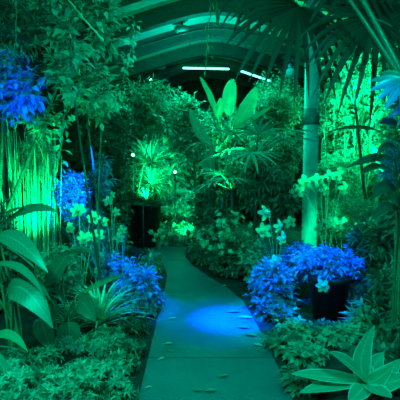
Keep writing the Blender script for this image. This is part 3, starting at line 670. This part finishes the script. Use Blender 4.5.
# pale-edged plant bottom right
b0 = at(366, 408, 3.0); b0.z = 0
t = thing('variegated_plant', 'plant with pale-edged leaves in the bottom right corner', 'plant', b0)
for (qx, qy, tx, ty, Yt, w, nr) in ((352, 362, 375, 325, 2.95, 13, (0, -1, .1)), (350, 362, 329, 352, 2.8, 12, (.3, -.5, .8)), (322, 376, 291, 374, 2.75, 12, (.2, -.3, 1)), (330, 384, 299, 393, 2.7, 11, (.2, -.3, 1)),
                                    (362, 372, 358, 354, 3.1, 16, (.2, -.9, .3)), (376, 384, 394, 364, 2.85, 11, (-.3, -.8, .5)), (384, 380, 402, 358, 3.0, 12, (-.2, -.9, .3)), (386, 388, 412, 374, 2.75, 14, (-.3, -.6, .7)),
                                    (372, 366, 384, 352, 3.15, 12, (-.2, -.9, .2)), (360, 394, 348, 402, 2.65, 12, (.1, -.4, 1)), (378, 394, 392, 398, 2.6, 12, (-.1, -.5, .9)), (390, 376, 420, 392, 2.8, 13, (-.2, -.4, 1))):
    m = MB(); p1 = at(tx, ty, Yt); pq = at(qx, qy, (Yt + 3.0) / 2)
    m.ribbon([b0 + V((0, 0, .03)) + (pq - b0) * .03, pq, p1], w / F * 2.9 * 1.6, lambda t: max(.02, math.sin(PI * min(1, (t * .86 + .14))) ** .85), V(nr).normalized(), .22, 14, .16); m.build('leaf', ['vari', 'margin'], t)
# ------------------------------------------------------------------ right background: bright plants behind the column
BB = 'bright plants behind the column'
for bx, Y, lf, mt, arr, cv, lb in (
    ((312, 150, 362, 214), 8.2, 'palm', 'pale', 'palm', 1.8, 'bright finger-leaved plant low right of the column'),
    ((330, 192, 384, 246), 7.2, 'fine', 'pale', 'alt', 2.0, 'bright fine-leaved plant behind the pale flowers'),
    ((316, 84, 352, 150), 9.6, 'mid', 'leaf', 'alt', 2.2, 'bright bush under the palm fan, right of the column'),
    ((340, 70, 396, 130), 9.8, 'mid', 'leaf', 'alt', 2.0, 'bright bush behind the second palm fan'),
    ((352, 130, 440, 196), 8.8, 'lance', 'pale', 'alt', 2.0, 'bright narrow-leaved bush behind the dark broad leaves'),
    ((312, 72, 372, 150), 10.4, 'big', 'pale', 'alt', 2.0, 'large bright bush at the back, behind both palm fans'),
    ((316, 140, 404, 240), 9.9, 'big', 'pale', 'alt', 2.0, 'large bright bush at the back, behind the bamboo foot'),
    ((372, 96, 410, 176), 7.8, 'mid', 'pale', 'alt', 1.4, 'bright bush at the right edge behind the blue fingered leaf'),
    ((318, 196, 352, 246), 7.7, 'lance', 'pale', 'alt', 1.8, 'bright bush at the foot of the column')):
    shrub('bright_bush', lb, 'shrub', bx, Y, lf, mt, cv, arr, group=BB)
reeds('bamboo', 'bright bamboo canes between the column and the dark broad leaves', (at(345, 250, 8.4).x, 8.4, 0), 20, (318, 70, 392, 190), 8.4, .012, 'cane', .4, 4, None, 'bamboo', .045)
shrub('backdrop_tree', 'tree at the far right behind the bamboo', 'tree', (308, 30, 410, 150), 11.5, 'big', 'leaf', 2.0, 'alt', trunk=.05, prim=14)
shrub('backdrop_tree', 'bush far behind the bamboo foot', 'shrub', (300, 150, 410, 236), 11.0, 'big', 'leaf', 2.2, 'alt', prim=12)
shrub('bright_tree', 'bright leafy crown high at the right, seen between the palm fan leaflets', 'tree', (318, 22, 398, 92), 7.4, 'mid', 'pale', 1.7, 'alt', trunk=.03, base=(at(372, 240, 7.4).x, 7.4, 0), prim=14, shell=.6)
# ------------------------------------------------------------------ upper right: palms, dark broad leaves, blue leaf
crown = at(420, 60, 4.2); hub1 = at(299, 6, 3.9); hub2 = at(376, 20, 3.7)
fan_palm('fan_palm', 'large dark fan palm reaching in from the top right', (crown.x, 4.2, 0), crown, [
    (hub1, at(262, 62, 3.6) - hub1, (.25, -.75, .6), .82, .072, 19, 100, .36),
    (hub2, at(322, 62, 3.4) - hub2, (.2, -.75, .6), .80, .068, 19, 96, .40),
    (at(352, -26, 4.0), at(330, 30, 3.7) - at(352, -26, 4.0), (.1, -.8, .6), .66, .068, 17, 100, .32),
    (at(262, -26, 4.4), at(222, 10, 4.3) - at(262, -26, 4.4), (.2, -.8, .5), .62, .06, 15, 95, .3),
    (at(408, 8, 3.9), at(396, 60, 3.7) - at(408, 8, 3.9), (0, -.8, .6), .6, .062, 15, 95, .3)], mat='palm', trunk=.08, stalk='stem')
t = thing('palm_stalks', 'two thick dark palm stalks crossing the top right corner', 'palm', V((at(424, 90, 3.2).x, 3.2, 0)))
e = at(416, 104, 3.2); e0 = V((e.x, 3.2, 0))
m = MB(); m.tube(curve(e0, e0.lerp(e, .5), e, 6), .055, .045, 10); m.build('trunk', 'bark', t)
for a, r in (((344, -8), .017), ((358, -8), .022)):
    q = at(a[0], a[1], 3.25); m = MB(); m.tube(curve(e, e.lerp(q, .5) + V((.01, 0, .02)), q, 8), r * 1.25, r * .8, 8); m.build('stalk', 'broadd', t)
b0 = at(396, 300, 3.6); b0.z = 0
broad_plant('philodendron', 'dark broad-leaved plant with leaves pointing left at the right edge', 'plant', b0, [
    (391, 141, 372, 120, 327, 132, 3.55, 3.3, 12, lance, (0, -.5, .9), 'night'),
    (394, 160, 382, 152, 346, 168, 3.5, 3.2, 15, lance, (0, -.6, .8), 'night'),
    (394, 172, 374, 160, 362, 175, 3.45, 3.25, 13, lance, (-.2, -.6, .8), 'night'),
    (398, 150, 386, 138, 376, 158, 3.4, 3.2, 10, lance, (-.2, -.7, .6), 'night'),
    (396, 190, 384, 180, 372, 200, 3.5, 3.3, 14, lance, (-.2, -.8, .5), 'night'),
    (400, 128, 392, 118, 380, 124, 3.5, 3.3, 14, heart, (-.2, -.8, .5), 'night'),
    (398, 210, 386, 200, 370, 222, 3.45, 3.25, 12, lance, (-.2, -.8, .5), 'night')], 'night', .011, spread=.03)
b0 = at(414, 300, 3.1); b0.z = 0
t = thing('monstera', 'large blue-lit fingered leaf at the right edge under the palm', 'plant', b0)
for (hx, hy, tx, ty, Y, n, Wd) in ((404, 80, 384, 108, 3.05, 9, .07), (410, 108, 394, 126, 3.15, 7, .05)):
    hub = at(hx, hy, Y); m = MB(); fan(m, hub, at(tx, ty, Y - .08) - hub, V((-.3, -.9, .3)).normalized(), (at(tx, ty, Y) - hub).length * 1.15, Wd, n, 92, .15); m.build('leaf', 'broadd', t)
    m = MB(); m.tube(curve(b0, V((b0.x, b0.y, hub.z)), hub, 10), .011, .007, 6); m.build('stalk', 'stem', t)
shrub('blue_bush', 'blue-lit sprigs at the far right behind the dark broad leaves', 'shrub', (376, 138, 408, 190), 4.6, 'oval', 'silver', 1.2, 'alt', base=(at(396, 200, 4.6).x, 4.6, 0))
# ------------------------------------------------------------------ light
w = bpy.data.worlds.new('night'); SC.world = w; w.use_nodes = True
w.node_tree.nodes['Background'].inputs[0].default_value = (.0, .03, .03, 1); w.node_tree.nodes['Background'].inputs[1].default_value = .1
GREEN = (0, 1, .30); TEAL = (0, 1, .74); BLUE = (0, .10, 1)
def area(loc, aim, sx, sy, e, col):
    d = bpy.data.lights.new('area_light', 'AREA'); d.shape = 'RECTANGLE'; d.size = sx; d.size_y = sy; d.energy = e; d.color = col
    o = bpy.data.objects.new('area_light', d); COL.objects.link(o); o.location = loc
    o.rotation_euler = (V(aim) - V(loc)).to_track_quat('-Z', 'Y').to_euler(); return o
def point(loc, e, col, r=.08):
    d = bpy.data.lights.new('point_light', 'POINT'); d.energy = e; d.color = col; d.shadow_soft_size = r
    o = bpy.data.objects.new('point_light', d); COL.objects.link(o); o.location = loc; return o
def spot(loc, aim, e, col, ang, blend=.6, r=.06):
    d = bpy.data.lights.new('spot_light', 'SPOT'); d.energy = e; d.color = col; d.spot_size = math.radians(ang); d.spot_blend = blend; d.shadow_soft_size = r
    o = bpy.data.objects.new('spot_light', d); COL.objects.link(o); o.location = loc
    o.rotation_euler = (V(aim) - V(loc)).to_track_quat('-Z', 'Y').to_euler(); return o
# unseen green fill lights added overhead to brighten the path and beds
area((-.4, .3, 3.4), (-.3, 4.5, .2), 1.0, .6, 33, TEAL)
area((-1.6, 1.2, 3.1), (-1.2, 3.0, .1), .25, .25, 74, (0, 1, .6))
area((.0, 5.2, 4.1), (0, 5.6, 0), 1.2, .8, 38, TEAL)
area((.2, 9.5, 4.4), (.2, 9.6, 0), 2, 1, 190, (0, 1, .55))
# uplights among the plants; their fixtures are added out of sight
def up(px, py, Y, aim, e, col, ang, label, r=.05, lens='bulb'):
    p = at(px, py, Y); a = at(*aim); spot_fixture(p, a, label, lens); d = (a - p).normalized()
    spot(p + d * .08, a, e, col, ang, .7, r)
up(34, 256, 4.7, (28, 130, 5.9), 330, GREEN, 100, 'spotlight hidden at the foot of the bright reeds')
up(143, 199, 7.7, (152, 158, 9.6), 600, GREEN, 60, 'added spotlight in the bed under the bright spiky plant')
up(222, 205, 6.3, (234, 92, 7.5), 420, GREEN, 40, 'added spotlight below the bright paddle leaves')
up(345, 225, 7.2, (350, 120, 9.2), 800, GREEN, 125, 'added spotlight at the foot of the bright plants right of the column')
up(385, 175, 8.2, (372, 80, 9.4), 900, GREEN, 120, 'added spotlight at far right behind the dark broad leaves')
up(188, 232, 8.0, (180, 200, 9.4), 60, GREEN, 100, 'added spotlight in the flower bed behind the bend')
spot(at(205, 90, 10.0), at(190, 10, 10.5), 200, TEAL, 140, .8, .1)  # from here unseen lights without fixtures, added to brighten roof, flowers and foliage
spot(at(352, 104, 7.0), at(360, 45, 7.6), 170, (0, 1, .5), 110, .8, .08)
spot(at(384, 60, 8.4), at(352, 160, 9.4), 900, (0, 1, .4), 125, .8, .1)
spot(at(280, 90, 6.2), at(270, 222, 5.0), 260, (0, 1, .4), 22, .6, .05)
spot(at(300, 20, 5.4), at(324, 182, 6.2), 650, (0, 1, .4), 22, .6, .05)
spot(at(120, 90, 4.2), at(86, 222, 5.1), 260, (0, 1, .4), 22, .6, .05)
area((1.5, 1.0, 3.0), (1.2, 3.0, .2), .3, .3, 52, TEAL)
spot(at(150, 150, 4.2), at(92, 62, 5.0), 45, (0, 1, .5), 60, .8, .04)
spot(at(110, 150, 3.6), at(76, 66, 4.5), 50, BLUE, 9, .6, .03)
spot(at(60, 60, 3.0), at(104, 292, 4.15), 260, (0, 1, .5), 16, .8, .05)
spot(at(325, 60, 4.6), at(350, 226, 5.6), 330, (0, 1, .4), 18, .8, .05)
# unseen blue spots without fixtures, aimed at the blue-lit plants and path
spot((-.5, 3.6, 3.7), gnd(228, 321), 12000, (0, .06, 1), 14, 1, .05)
spot((-.5, 3.5, 3.7), gnd(222, 322), 1300, (0, .08, 1), 24, 1, .05)
spot(at(150, -90, 5.7), at(140, 288, 4.7), 2600, BLUE, 13, .6, .05)
spot(at(300, -90, 4.2), at(305, 280, 4.6), 2300, BLUE, 24, .6, .05)
spot(at(60, 130, 3.9), at(10, 90, 4.6), 120, BLUE, 45, .6, .05)
spot(at(100, 128, 4.6), at(72, 194, 6.0), 900, BLUE, 24, .6, .05)
spot(at(340, 60, 2.6), at(392, 100, 3.1), 120, BLUE, 26, .6, .05)
SC.view_settings.view_transform = 'Standard'; SC.view_settings.look = 'None'; SC.view_settings.exposure = 0; SC.view_settings.gamma = 1
SC.view_settings.use_curve_mapping = False
